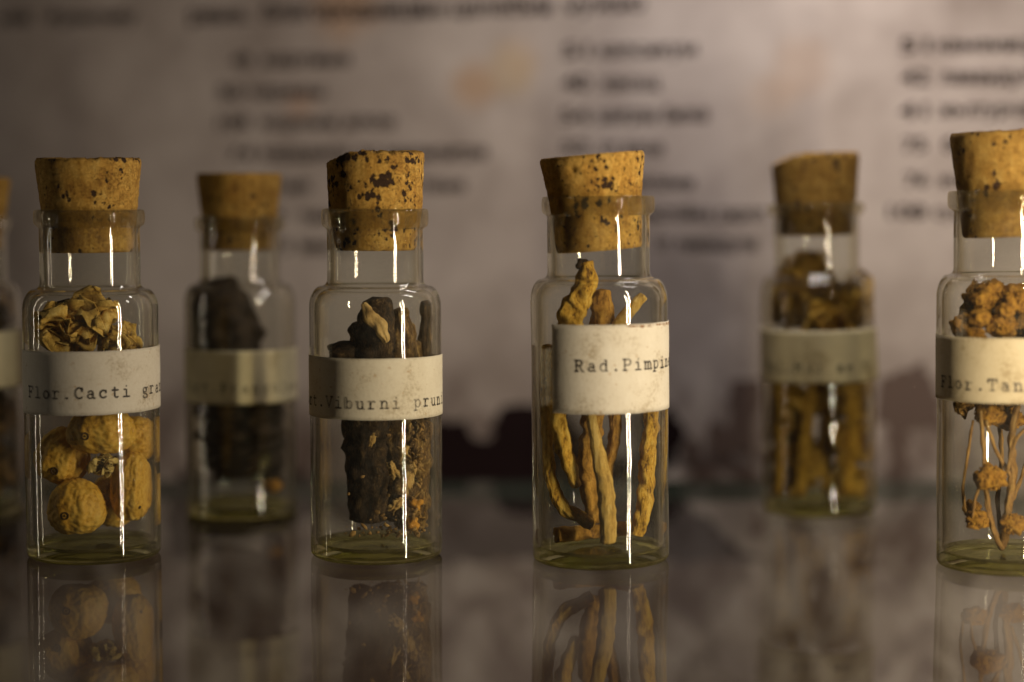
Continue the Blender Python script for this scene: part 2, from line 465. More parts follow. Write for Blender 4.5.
def cork_mesh(rb, rlip, rt, zb, zlip, zt, seed, crumble=0.25, chip=None):
    seg = 96
    rows = [zb + (zlip - zb) * k / 14 for k in range(15)] + [zlip + (zt - zlip) * k / 20 for k in range(1, 21)]
    V, Fc = [], []
    def rad(z):
        return rb + (rlip - rb) * (z - zb) / (zlip - zb) if z < zlip else rlip + (rt - rlip) * min(1, (z - zlip) / (zt - zlip) * 1.15)
    for j, z in enumerate(rows):
        for i in range(seg):
            a = 2 * math.pi * i / seg
            r = rad(z)
            q = Vector((math.cos(a) * r, math.sin(a) * r, z))
            inside = z < zlip + 0.3
            d = (0.12 * noise.noise(q * 0.8 + Vector((seed, 0, 0))) + 0.10 * noise.noise(q * 2.2)) * (0.25 if inside else 1)
            pit = noise.noise(q * 0.55 + Vector((0, seed * 5, 0)))
            if pit > 0.38 and not inside: d -= (pit - 0.38) * 1.2
            if j in (0,): r -= 0.3
            top = (z - (zt - 1.3)) / 1.3
            zz = z
            if top > 0:
                zz += crumble * top * (noise.noise(q * 0.9 + Vector((seed, 3, 0))) * 2.0 + noise.noise(q * 2.4) * 1.3 + min(0, noise.noise(q * 1.6 + Vector((0, seed, 0))) + 0.1) * 2.5)
                if j == len(rows) - 1: r -= 0.35
            r2 = r + d
            if chip and z > zlip:
                nx = math.cos(a - math.radians(chip[0]))
                lim = (zt - chip[1] * max(0, nx - chip[2]) / (1 - chip[2]))
                lim += 0.35 * noise.noise(q * 1.1)
                if zz > lim: zz = lim
            V.append((r2 * math.cos(a), r2 * math.sin(a), zz))
    n = len(rows)
    for j in range(n - 1):
        for i in range(seg):
            k = (i + 1) % seg
            Fc.append((j * seg + i, j * seg + k, (j + 1) * seg + k, (j + 1) * seg + i))
    # top: rings inward, rough
    prev = (n - 1) * seg
    for f in (0.86, 0.7, 0.52, 0.34, 0.16):
        st = len(V)
        for i in range(seg):
            x, y, z = V[(n - 1) * seg + i]
            q = Vector((x * f, y * f, zt))
            z2 = z * f + zt * (1 - f) if chip is None else z * f + (zt) * (1 - f)
            V.append((x * f, y * f, z2 + crumble * (noise.noise(q * 1.1 + Vector((seed, 0, 0))) * 1.6 + noise.noise(q * 3) * 0.6)))
        for i in range(seg):
            k = (i + 1) % seg
            Fc.append((prev + i, prev + k, st + k, st + i))
        prev = st
    V.append((0, 0, zt)); c = len(V) - 1
    for i in range(seg): Fc.append((prev + i, prev + (i + 1) % seg, c))
    V.append((0, 0, zb)); c = len(V) - 1
    for i in range(seg): Fc.append((c, (i + 1) % seg, i))
    return V, Fc

# ------------------------------------------------------------------ typewriter letters (strokes, mm; x right, y up; cap 2.35, x-height 1.62)
def ell(cx, cy, rx, ry, a0, a1, n=14):
    return [(cx + rx * math.cos(math.radians(a0 + (a1 - a0) * i / n)), cy + ry * math.sin(math.radians(a0 + (a1 - a0) * i / n))) for i in range(n + 1)]
XH, CH = 1.62, 2.35
G = {
 'F': [[(-.6, 0), (-.6, CH)], [(-.95, 0), (-.15, 0)], [(-.95, CH), (.85, CH), (.85, CH - .55)], [(-.6, 1.2), (.25, 1.2)], [(.25, .95), (.25, 1.45)]],
 'l': [[(-.45, CH), (.05, CH), (.05, 0)], [(-.7, 0), (.8, 0)]],
 'o': [ell(0, XH / 2, .72, XH / 2, 0, 360, 22)],
 'r': [[(-.75, XH), (-.3, XH), (-.3, 0)], [(-.8, 0), (.35, 0)], ell(.3, .95, .6, .68, 178, 50, 10)],
 '.': [ell(0, .14, .13, .13, 0, 360, 8), [(-.05, .14), (.05, .14)]],
 'C': [ell(.05, CH / 2, .85, CH / 2, 48, 310, 22), [(.68, CH - .05), (.68, CH - .75)]],
 'a': [ell(-.05, 1.1, .5, .52, 150, 0, 8) + [(.45, .2), (.62, 0), (.85, .02)], ell(-.12, .45, .55, .45, 60, 330, 14), [(.45, .95), (.1, .88)]],
 'c': [ell(.02, XH / 2, .72, XH / 2, 45, 315, 18), [(.56, XH - .05), (.56, XH - .5)]],
 't': [[(-.2, CH - .15), (-.2, .4)] + ell(.2, .4, .4, .4, 180, 320, 8), [(-.75, XH), (.55, XH)]],
 'i': [[(-.55, XH), (.03, XH), (.03, 0)], [(-.7, 0), (.75, 0)], [(0, CH - .02), (.03, CH + .04)]],
 'g': [ell(-.1, 1.1, .52, .5, 0, 360, 16), [(.28, 1.5), (.8, 1.62)], [(-.45, .7), (-.6, .45), (-.3, .25), (.35, .2), (.68, -.1)], ell(0, -.3, .68, .36, 20, -200, 14)],
 'n': [[(-.9, XH), (-.55, XH), (-.55, 0)], [(-.92, 0), (-.18, 0)], ell(0, 1.0, .55, .6, 175, 0, 10) + [(.55, 0)], [(.2, 0), (.9, 0)]],
 'u': [[(-.9, XH), (-.55, XH), (-.55, .55)] + ell(0, .55, .55, .55, 180, 350, 10), [(.2, XH), (.55, XH), (.55, 0), (.88, 0)]],
 'm': [[(-1.05, XH), (-.8, XH), (-.8, 0)], [(-1.05, 0), (-.55, 0)], ell(-.4, 1.15, .4, .45, 175, 0, 8) + [(0, 0)], ell(.4, 1.15, .4, .45, 175, 0, 8) + [(.8, 0)], [(-.2, 0), (.2, 0)], [(.6, 0), (1.05, 0)]],
 'b': [[(-.9, CH), (-.55, CH), (-.55, 0)], ell(.05, XH / 2, .66, XH / 2, 155, -155, 18)],
 'd': [[(.2, CH), (.55, CH), (.55, 0), (.88, 0)], ell(-.05, XH / 2, .66, XH / 2, 25, 335, 18)],
 'p': [[(-.92, XH), (-.55, XH), (-.55, -.7)], [(-.92, -.7), (-.15, -.7)], ell(.05, XH / 2, .66, XH / 2, 155, -155, 18)],
 'e': [[(-.65, .85), (.68, .85)] + ell(0, XH / 2, .7, XH / 2, 5, 315, 18)],
 'V': [[(-.8, CH), (0, 0), (.8, CH)], [(-1.05, CH), (-.45, CH)], [(.45, CH), (1.05, CH)]],
 'R': [[(-.6, 0), (-.6, CH)], [(-.95, 0), (-.2, 0)], [(-.95, CH), (.1, CH)] + ell(.1, 1.78, .6, .57, 90, -90, 10) + [(-.6, 1.2)], [(.1, 1.2), (.65, 0), (1.0, 0)]],
 'P': [[(-.6, 0), (-.6, CH)], [(-.95, 0), (-.1, 0)], [(-.95, CH), (.15, CH)] + ell(.15, 1.73, .65, .62, 90, -90, 10) + [(-.6, 1.1)]],
 'T': [[(0, 0), (0, CH)], [(-.45, 0), (.45, 0)], [(-.9, CH - .6), (-.9, CH), (.9, CH), (.9, CH - .6)]],
 'M': [[(-.8, 0), (-.8, CH), (0, 1.0), (.8, CH), (.8, 0)], [(-1.05, 0), (-.5, 0)], [(.5, 0), (1.05, 0)]],
 'S': [ell(0, 1.78, .62, .57, 30, 270, 12) + ell(0, .6, .7, .6, 90, -150, 12)],
}
def ribbon(pts, w):
    """flat stroke with square-rounded ends"""
    P = [Vector((x, y)) for x, y in pts]
    # resample
    out = [P[0]]
    for a, b in zip(P, P[1:]):
        n = max(1, int((b - a).length / 0.25))
        out += [a + (b - a) * k / n for k in range(1, n + 1)]
    P = out
    L, Rr = [], []
    d0 = (P[1] - P[0]).normalized() if len(P) > 1 else Vector((1, 0)); d1 = (P[-1] - P[-2]).normalized()
    P = [P[0] - d0 * w * .45] + P + [P[-1] + d1 * w * .45]
    for i, p in enumerate(P):
        a = P[max(0, i - 1)]; b = P[min(len(P) - 1, i + 1)]
        d = (b - a)
        d = d.normalized() if d.length > 1e-6 else d0
        nrm = Vector((-d.y, d.x))
        ww = w * (0.30 if i in (0, len(P) - 1) else 0.5) * random.uniform(0.88, 1.15)
        L.append(p + nrm * ww); Rr.append(p - nrm * ww)
    return L, Rr

def lettering(txt, a_start, zbase, R, parent, mat, pitch=2.66, sc=1.0, slant=0.0, w=0.37):
    V, Fc = [], []
    k = 0
    for ci, ch in enumerate(txt):
        if ch == ' ' or ch not in G: continue
        jx, jy = random.uniform(-.08, .08), random.uniform(-.09, .09)
        for st in G[ch]:
            lift = 0.02 + 0.006 * (k % 6); k += 1
            L, Rr = ribbon(st, w * random.uniform(.9, 1.15))
            b = len(V)
            for l, r in zip(L, Rr):
                for q in (l, r):
                    s = math.radians(a_start) * R + ci * pitch + (q.x + jx) * sc
                    a = s / R
                    z = zbase + (q.y + jy) * sc + slant * ci * pitch
                    V.append(((R + lift) * math.sin(a), -(R + lift) * math.cos(a), z))
            for i in range(len(L) - 1):
                Fc.append((b + 2 * i, b + 2 * i + 1, b + 2 * i + 3, b + 2 * i + 2))
    return mesh_obj('lettering', V, Fc, mat, parent)

def paper_label(R, a0, a1, z0, z1, parent, mat, tilt=0.0, th=0.12, seed=0, lift=None):
    """a curved sheet of paper; angles from the camera-facing direction, right positive"""
    na, nz = 72, 16
    V, Fc = [], []
    for side in (0, 1):
        for j in range(nz + 1):
            for i in range(na + 1):
                f = i / na; g = j / nz
                a = math.radians(a0 + (a1 - a0) * f)
                z = z0 + (z1 - z0) * g + tilt * (f - .5) * 2
                if j == 0 or j == nz: z += 0.09 * noise.noise(Vector((f * 9, j, seed)))
                if i == 0 or i == na: a += 0.004 * noise.noise(Vector((g * 6, i, seed)))
                r = R + (th if side else 0) + 0.05 * noise.noise(Vector((f * 7, g * 3, seed * 3.3)))
                if lift and f > 1 - lift[0]:
                    q = (f - (1 - lift[0])) / lift[0]
                    r += lift[1] * q * q * (1 - g * 0.6)
                V.append((r * math.sin(a), -r * math.cos(a), z))
    m = (nz + 1) * (na + 1)
    for s in (0, 1):
        for j in range(nz):
            for i in range(na):
                q = s * m + j * (na + 1) + i
                Fc.append((q, q + 1, q + na + 2, q + na + 1))
    edge = [i for i in range(na)]
    for i in range(na):
        Fc.append((i, i + 1, m + i + 1, m + i))
        q = nz * (na + 1) + i
        Fc.append((q, q + 1, m + q + 1, m + q))
    for j in range(nz):
        q = j * (na + 1); Fc.append((q, q + na + 1, m + q + na + 1, m + q))
        q = q + na; Fc.append((q, q + na + 1, m + q + na + 1, m + q))
    return mesh_obj('paper_label', V, Fc, mat, parent)

wall_tints = {}
base_glass = thick_glass('bottle_foot_glass', (0.72, 0.71, 0.44), 0.92, 0.035)
lip_glass = thick_glass('bottle_lip_glass', (0.985, 0.965, 0.88), 0.4, 0.028)

class Bottle:
    """everything measured in pixels of the photo, turned into mm at the bottle's own depth"""
    def __init__(s, label, cx, yfront, half, ysh, yneck, hneck, ylip0, ylip1, hlip, cork, lab, text, seed, grime=0.022, lean=0.0):
        R = 15.0
        for _ in range(8):
            D = on_shelf(cx, yfront + 3.5).y + R * 0.93
            R = half * D / F / 1.004
        p = on_shelf(cx, yfront)
        s.D = D; s.R = R
        s.x = (cx - 512) * (D / ray(cx, yfront).y) / F
        s.loc = Vector((s.x, D, 0))
        zz = lambda y, dep=None: at_depth(cx, y, dep or D).z
        k = D / F
        s.k = k
        va = math.degrees(math.atan2(-s.x, D))
        s.root = empty('glass_bottle', s.loc, label, 'bottle', 'corked specimen bottles on the glass shelf')
        s.root.rotation_euler = (0, math.radians(lean), 0)
        zs, zn, zl0, zl1 = zz(ysh + 7), zz(yneck), zz(ylip0), zz(ylip1)
        ytop, ybot, ht, hl, hb, tilt, kw = cork
        rn, rl = hneck * k, hlip * k
        rin = hl * k + 0.12
        rin = min(rin, rn - 0.15 + 0.0)
        prof = glass_profile(R, rn, rl, zs, zn, zl0, zl1, rin)
        V, Fc = lathe(prof, wob=0.16, seed=seed)
        fm = []
        for f in Fc:
            c = sum(V[i][2] for i in f) / len(f)
            fm.append(2 if c > zl0 - 0.3 else 1 if c < 2.2 or (c < 3.4 and math.hypot(*V[f[0]][:2]) < R - 0.9) else 0)
        mesh_obj('glass_body', V, Fc, [glass_mat('bottle_glass', grime=grime, seed=seed), base_glass, lip_glass], s.root, fm=fm)
        # cork
        zb, zt = zz(ybot), zz(ytop)
        rc_l = rin - 0.10
        rb = min(hb * k, rn - 0.95)
        V, Fc = cork_mesh(rb, rc_l, ht * k, zb, zl1, zt, seed + 3, **kw.get('mesh', {}))
        if tilt:
            M = Matrix.Translation((0, 0, zl1)) @ Matrix.Rotation(math.radians(-tilt), 4, 'Y') @ Matrix.Translation((0, 0, -zl1))
            V = [tuple(M @ Vector(v)) for v in V]
        dx = kw.get('dx', 0) * k
        V = [(v[0] + dx, v[1], v[2]) for v in V]
        co = mesh_obj('cork', V, Fc, cork_mat(seed, **kw.get('mat', {})), s.root)
        if 'label' in kw: co['label'] = kw['label']
        # paper label
        yt, yb, a0, a1, tone, lk = lab
        z1, z0 = zz(yt, D - R), zz(yb, D - R)
        s.pl = paper_label(R + 0.10, a0 + va, a1 + va, z0, z1, s.root, paper_mat(seed, tone), seed=seed, **lk)
        if text:
            txt, a_s, ybase, fade, tk = text
            lettering(txt, a_s + va, zz(ybase, D - R), R + 0.10 + 0.12 + 0.06, s.pl, ink_mat(seed, fade), **tk)
    def P(s, px, py, dy=0.0):
        """the point seen at this pixel, dy mm behind (+) or before (-) the bottle's axis, kept inside the glass"""
        p = at_depth(px, py, s.D + dy)
        return p

random.seed(5)
B1 = Bottle('glass bottle reading Flor.Cacti, filled with round yellow dried fruits', 94.6, 562, 67, 301, 282, 49.5, 225, 209.5, 54.6,
    (159, 252, 52, 47, 43, 0.5, dict(mesh=dict(crumble=0.30), mat=dict(pit=0.55, tone=0.95))),
    (351.5, 415.5, -84, 92, (0.95, 0.96, 1.03), dict(tilt=0.35)), ('Flor.Cacti grandifl.', -60, 399.3, 0.50, dict(slant=0.012)), 1)
B2 = Bottle('glass bottle reading Viburni, packed with dark bark under a crumbling cork', 376.8, 562, 66.3, 298, 279, 48.4, 226.5, 208.5, 53.7,
    (152, 250, 48.5, 46.5, 40, 0, dict(mesh=dict(crumble=0.55, chip=(180, 2.6, 0.45)), mat=dict(pit=0.95, tone=1.05), dx=0.5)),
    (358.8, 420.5, -100, 86, (1.0, 1.0, 0.98), {}), ('Cort.Viburni prunifol.', -93, 408.6, 0.46, {}), 2)
B3 = Bottle('glass bottle reading Rad.Pimpine, holding long twisted yellow roots', 600.8, 567, 69.0, 292, 271, 51, 213, 196, 56.3,
    (154.5, 250, 52, 46.5, 43, 4.2, dict(mesh=dict(crumble=0.06), mat=dict(pit=0.75, tone=1.08), dx=-3.0)),
    (325, 414.5, -41.5, 100, (1.04, 1.05, 1.10), dict(tilt=0.0)), ('Rad.Pimpinellae', -15.8, 370.8, 0.52, {}), 3, lean=-0.6)
B4 = Bottle('glass bottle reading Flor.Tan, cut off by the right edge, with dried button flowers', 1005.5, 573, 69, 287, 267, 52.3, 208, 190, 58,
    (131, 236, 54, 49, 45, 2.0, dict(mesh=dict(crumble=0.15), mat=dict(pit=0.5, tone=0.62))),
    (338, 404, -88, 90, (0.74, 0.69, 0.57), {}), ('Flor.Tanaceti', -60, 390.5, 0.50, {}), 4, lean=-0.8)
B5 = Bottle('blurred back row bottle of dark bark between the yellow fruits and the bark bottle', 242.5, 519, 55.5, 296, 277, 39.5, 230, 217, 44.5,
    (173.5, 250, 42, 37.5, 34, 0, dict(mesh=dict(crumble=0.12), mat=dict(pit=0.4, tone=0.75))),
    (351, 405, -95, 95, (1.0, 0.98, 0.82), {}), ('Cort.Frangulae', -70, 393, 0.42, {}), 5)
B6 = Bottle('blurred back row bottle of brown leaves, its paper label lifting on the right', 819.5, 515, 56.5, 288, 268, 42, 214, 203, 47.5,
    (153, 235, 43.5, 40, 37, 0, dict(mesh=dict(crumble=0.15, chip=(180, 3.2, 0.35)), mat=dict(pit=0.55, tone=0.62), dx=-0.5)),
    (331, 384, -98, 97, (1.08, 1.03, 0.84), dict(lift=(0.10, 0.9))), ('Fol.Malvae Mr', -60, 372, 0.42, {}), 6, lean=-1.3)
B7 = Bottle('blurred back row bottle mostly cut off by the left edge', -31, 517, 55, 296, 277, 42, 230, 217, 46,
    (178, 250, 46.5, 41, 37, 0, dict(mesh=dict(crumble=0.12), mat=dict(pit=0.4, tone=0.85))),
    (333, 390, -95, 95, (0.85, 0.83, 0.7), {}), ('Rad.Altea', -60, 378, 0.42, {}), 7)

# a brown water stain on the upper right edge of the Pimpine label
def label_stain(Bt, a0, a1, y0, y1):
    V, Fc = [], []
    R = Bt.R + 0.10 + 0.12 + 0.075
    z1 = at_depth(600, y0, Bt.D - Bt.R).z; z0 = at_depth(600, y1, Bt.D - Bt.R).z
    n = 20
    for i in range(n + 1):
        a = math.radians(a0 + (a1 - a0) * i / n)
        zz = z1 - (z1 - z0) * (0.35 + 0.65 * abs(noise.noise(Vector((i * 0.37, 2, 0)))) * 2)
        V += [(R * math.sin(a), -R * math.cos(a), z1), (R * math.sin(a), -R * math.cos(a), zz)]
    for i in range(n): Fc.append((2 * i, 2 * i + 2, 2 * i + 3, 2 * i + 1))
    mesh_obj('stain', V, Fc, stain_mat(), Bt.pl)
label_stain(B3, 20, 94, 326, 330)

# ------------------------------------------------------------------ contents
def clampin(B, p, r):
    """keep a point of radius r inside the glass"""
    d = Vector((p.x - B.loc.x, p.y - B.loc.y)); m = B.R - 1.45 - r
    if d.length > m and m > 0: d = d.normalized() * m
    return Vector((B.loc.x + d.x, B.loc.y + d.y, max(p.z, 3.2 + r)))

def tube_mesh(pts, rads, seg=20, sub=6, ridge=0.12, knob=0.12, seed=0, nr=7, B=None, twist=0.6):
    """gnarled tapering tube through pts"""
    P = [Vector(p) for p in pts]
    if B: P = [clampin(B, p, r) for p, r in zip(P, rads)]
    C, Rr = [], []
    n = len(P)
    for i in range(n - 1):
        p0 = P[max(0, i - 1)]; p1 = P[i]; p2 = P[i + 1]; p3 = P[min(n - 1, i + 2)]
        for k in range(sub):
            t = k / sub
            C.append(0.5 * ((2 * p1) + (p2 - p0) * t + (2 * p0 - 5 * p1 + 4 * p2 - p3) * t * t + (3 * p1 - p0 - 3 * p2 + p3) * t ** 3))
            Rr.append(rads[i] + (rads[i + 1] - rads[i]) * t)
    C.append(P[-1]); Rr.append(rads[-1])
    V, Fc = [], []
    up = Vector((0.3, 0.9, 0.2)).normalized()
    for j, c in enumerate(C):
        d = (C[min(len(C) - 1, j + 1)] - C[max(0, j - 1)]).normalized()
        x = d.cross(up)
        x = x.normalized() if x.length > 1e-3 else Vector((1, 0, 0))
        y = d.cross(x)
        off = Vector((noise.noise(c * 0.5 + Vector((seed, 0, 0))), noise.noise(c * 0.5 + Vector((0, seed, 9))), 0)) * Rr[j] * 0.25
        for i in range(seg):
            a = 2 * math.pi * i / seg
            q = Vector((math.cos(a) * 1.5, math.sin(a) * 1.5, seed))
            w = Vector((math.cos(a) * nr * 0.42, math.sin(a) * nr * 0.42, j * 0.045 * twist + seed))
            rg_ = abs(noise.noise(w)) + 0.5 * abs(noise.noise(w * 2.3 + Vector((0, 0, j * 0.04))))
            f = 1 + ridge * (0.9 - 3.2 * rg_) * 0.42 + knob * noise.noise(c * 0.45 + q * 0.8) * 1.6 + 0.05 * noise.noise(c * 1.6 + q * 2) + 0.04 * noise.noise(c * 5 + q * 5)
            e = 1.0
            if j == 0 or j == len(C) - 1: e = 0.72
            V.append(c + off + (x * math.cos(a) + y * math.sin(a)) * Rr[j] * f * e)
    for j in range(len(C) - 1):
        for i in range(seg):
            k = (i + 1) % seg
            Fc.append((j * seg + i, j * seg + k, (j + 1) * seg + k, (j + 1) * seg + i))
    V.append(C[0] + (C[0] - C[1]).normalized() * Rr[0] * 0.2); V.append(C[-1] + (C[-1] - C[-2]).normalized() * Rr[-1] * 0.2)
    a, b = len(V) - 2, len(V) - 1; m = (len(C) - 1) * seg
    for i in range(seg):
        k = (i + 1) % seg
        Fc.append((a, k, i)); Fc.append((b, m + i, m + k))
    return V, Fc

def ico(sub=4):
    bm = bmesh.new(); bmesh.ops.create_icosphere(bm, subdivisions=sub, radius=1)
    V = [v.co.copy() for v in bm.verts]; Fc = [tuple(v.index for v in f.verts) for f in bm.faces]
    bm.free(); return V, Fc
ICO5, ICO4, ICO3, ICO1 = ico(6), ico(4), ico(3), ico(1)

def blob(c, rx, ry, rz, rot=0.0, seed=0, amp=0.12, fr=1.3, ribs=0, base=ICO4, fine=0.03, roty=0.0, taper=0.0, crease=0.0):
    V0, Fc = base
    M = Matrix.Rotation(rot, 3, 'Y') @ Matrix.Rotation(roty, 3, 'X')
    V = []
    for v in V0:
        d = 1 + amp * noise.noise(v * fr + Vector((seed * 3.1, 0, 0))) * 1.6 + fine * noise.noise(v * 7 + Vector((seed, 0, 0))) * 2
        if ribs:
            a = math.atan2(v.y, v.x); d += 0.035 * math.sin(ribs * a + 1.5 * noise.noise(v * 2)) * (1 - abs(v.z) ** 3)
        if crease:
            wv = Vector((v.x * 2.6, v.y * 2.6, v.z * 0.9)) + Vector((0, 0, seed)) + noise.noise_vector(v * 1.5) * 0.5
            d -= crease * max(0, 0.32 - abs(noise.noise(wv)) * 2.2) * 2.2
            wv = wv * 2.7
            d -= crease * 0.6 * max(0, 0.3 - abs(noise.noise(wv)) * 2) * 2
        if v.z < -0.9: d -= 0.10 * (-(v.z) - 0.9) / 0.1
        q = Vector((v.x * rx, v.y * ry, v.z * rz)) * d
        w = 1 - taper * (v.z * 0.5 + 0.5)
        q.x *= w; q.y *= w
        V.append(Vector(c) + M @ q)
    return V, Fc

def floret_head(c, r, seed):
    """a tansy button: a domed disc packed with tiny florets over a ragged cup"""
    rnd = random.Random(seed)
    V, Fc = blob(c, r, r, r * .8, seed=seed, amp=0.26, fr=2.0, fine=0.06)
    n = 90
    ax = Vector((rnd.uniform(-.6, .6), -0.6, rnd.uniform(-.2, .8))).normalized()
    for k in range(n):
        z = 1 - 1.55 * (k + .5) / n; a = k * 2.39996
        q = math.sqrt(max(0, 1 - z * z))
        x = ax.orthogonal().normalized(); y = ax.cross(x)
        d = ax * z + x * (q * math.cos(a)) + y * (q * math.sin(a))
        p = Vector(c) + Vector((d.x * r, d.y * r, d.z * r * .8)) * rnd.uniform(.86, 1.06)
        rr = r * rnd.uniform(.06, .13)
        vv, ff = blob(p, rr, rr, rr * 1.1, seed=k, amp=0.3, base=ICO1)
        b = len(V); V += vv; Fc = Fc + [tuple(t + b for t in f) for f in ff]
    return V, Fc

def crumple(c, r, seed, n=7, flat=0.5):
    """a shrivelled flower or leaf: several crumpled, cupped petals sharing a heart"""
    rnd = random.Random(seed)
    V, Fc = [], []
    for k in range(n):
        m = 12
        ax = Vector((rnd.uniform(-1, 1), rnd.uniform(-1, 1), rnd.uniform(-.3, 1))).normalized()
        side = ax.orthogonal().normalized()
        side = Matrix.Rotation(rnd.uniform(0, 6.28), 3, ax) @ side
        nrm = ax.cross(side)
        L = r * rnd.uniform(.8, 1.15); W = r * rnd.uniform(.35, .6)
        b = len(V)
        for layer in (0, 1):
            for i in range(m + 1):
                for j in range(m + 1):
                    u = i / m; w = (j / m - .5) * 2
                    ww = W * math.sin(math.pi * min(1, u * 0.9 + .1)) ** .6
                    p = ax * (u * L - r * 0.25) + side * (w * ww) + nrm * (r * 0.28 * (w * w) - 0.3 * r * u * u)
                    q = p * (2.6 / r) + Vector((seed, k, 0))
                    p += (nrm * noise.noise(q) + side * noise.noise(q + Vector((9, 0, 0)))) * r * 0.34
                    p += nrm * noise.noise(q * 3.1) * r * 0.12 + nrm * layer * 0.22
                    V.append(Vector(c) + p)
        mm = (m + 1) * (m + 1)
        for layer in (0, 1):
            for i in range(m):
                for j in range(m):
                    a = b + layer * mm + i * (m + 1) + j
                    Fc.append((a, a + 1, a + m + 2, a + m + 1))
        for i in range(m):
            for e in (0, m):
                a = b + i * (m + 1) + e; Fc.append((a, a + m + 1, a + mm + m + 1, a + mm))
                a = b + e * (m + 1) + i; Fc.append((a, a + 1, a + mm + 1, a + mm))
    return V, Fc

def thing(name, VF, mat, label, cat, group=None, B=None):
    V, Fc = VF
    if B is not None:
        V = [Vector(v) for v in V]
        for v in V:
            dx, dy = v.x - B.loc.x, v.y - B.loc.y
            r = math.hypot(dx, dy); m = B.R - 1.35
            if r > m: v.x, v.y = B.loc.x + dx * m / r, B.loc.y + dy * m / r
            if v.z < 3.25: v.z = 3.25 + (v.z - 3.25) * 0.02
    zmin = min(v[2] for v in V)
    cx = sum(v[0] for v in V) / len(V); cyy = sum(v[1] for v in V) / len(V)
    o = mesh_obj(name, V, Fc, mat, origin=(cx, cyy, zmin))
    return tag(o, label, cat, group)

# --- yellow fruits (bottle 1)
fruit_m = organic('dried_fruit_skin', (0.16, 0.065, 0.008), (0.68, 0.38, 0.045), (0.84, 0.56, 0.12), scale=0.16, bump=0.5, bd=0.5, rough=0.55, pos=(0.34, 0.47, 0.62))
flower_m = organic('withered_petals', (0.24, 0.12, 0.02), (0.66, 0.42, 0.09), (0.86, 0.65, 0.24), scale=0.35, bump=0.7, bd=0.4, rough=0.8)
calyx_m = organic('pale_calyx', (0.22, 0.13, 0.03), (0.62, 0.46, 0.15), (0.82, 0.68, 0.32), scale=0.5, bump=0.5)
scar_m = organic('fruit_scar', (0.03, 0.015, 0.006), (0.08, 0.04, 0.012), (0.16, 0.08, 0.02), scale=1.2)
k1 = B1.k
fr_g = 'dried yellow fruits in the Cacti bottle'
def ring_scar(center, nrm, r, parent, th=0.16):
    """the little round stalk scar"""
    V, Fc = [], []
    nrm = Vector(nrm).normalized(); x = nrm.orthogonal().normalized(); y = nrm.cross(x)
    seg, sg = 20, 8
    for i in range(seg):
        a = 2 * math.pi * i / seg
        d = x * math.cos(a) + y * math.sin(a)
        for j in range(sg):
            b = 2 * math.pi * j / sg
            V.append(Vector(center) + d * (r + th * math.cos(b)) + nrm * th * math.sin(b))
    for i in range(seg):
        for j in range(sg):
            Fc.append((i * sg + j, ((i + 1) % seg) * sg + j, ((i + 1) % seg) * sg + (j + 1) % sg, i * sg + (j + 1) % sg))
    b = len(V)
    vv, ff = blob(Vector(center), 0.22, 0.22, 0.22, base=ICO3)
    V += vv; Fc += [tuple(q + b for q in f) for f in ff]
    off = parent.location / MM
    mesh_obj('stalk_scar', [v - off for v in V], Fc, scar_m, parent)
def surf_point(o, px, py):
    """frontmost mesh point of o near this pixel"""
    og = o.location / MM
    best = None
    for v in o.data.vertices:
        p = v.co / MM + og
        d = p - Vector((0, 0, HC))
        c, s = math.cos(PITCH), math.sin(PITCH)
        zc = d.y * c - d.z * s; yc = d.y * s + d.z * c
        x = 512 + F * d.x / zc; y = 341 - F * yc / zc
        e = (x - px) ** 2 + (y - py) ** 2
        if e < 60 and (best is None or p.y < best[0].y): best = (p, Vector(v.normal))
    return best
for (px, py, dy, rx, rz, rot, sd, scar, lab) in [
    (77, 507, -6, 28, 26, 1.35, 1, (67, 523), 'plump yellow fruit with a ringed scar, lowest on the left in the Cacti bottle'),
    (63, 456, -1, 26, 27, 0.5, 2, (48, 474), 'yellow fruit resting on the lowest left one in the Cacti bottle'),
    (101, 430, -6, 33, 23, 1.5, 3, (81, 433), 'wide yellow fruit with a dark ring just under the Cacti label'),
    (137, 487, -4, 21, 32, 0.08, 4, (147, 509), 'long upright yellow fruit against the right side of the Cacti bottle'),
    (142, 438, 5, 22, 21, 0.9, 5, None, 'pale yellow fruit behind the streak, right under the Cacti label'),
    (113, 500, 7, 26, 25, 0.3, 6, None, 'shaded fruit at the back of the Cacti bottle floor'),
    (70, 385, -1, 27, 24, 1.2, 7, None, 'yellow fruit hidden on the left behind the Cacti label'),
    (118, 382, 0, 27, 23, 0.7, 8, None, 'yellow fruit hidden on the right behind the Cacti label')]:
    c = clampin(B1, B1.P(px, py, dy), min(rx, rz) * k1 * 0.75)
    rx *= 1.1; rz *= 1.1
    V, Fc = blob(c, rx * k1, min(rx, rz) * k1, rz * k1, rot if rx < rz or rot < 1 else 0, seed=sd, amp=0.035, fr=1.2, ribs=9, fine=0.02, taper=0.12, base=ICO5, crease=0.009)
    o = thing('dried_fruit', (V, Fc), fruit_m, lab, 'dried fruit', fr_g, B1)
    if scar:
        q = surf_point(o, *scar)
        if q: ring_scar(q[0] + q[1] * 0.02, q[1], 0.75 if sd != 4 else 0.25, o)
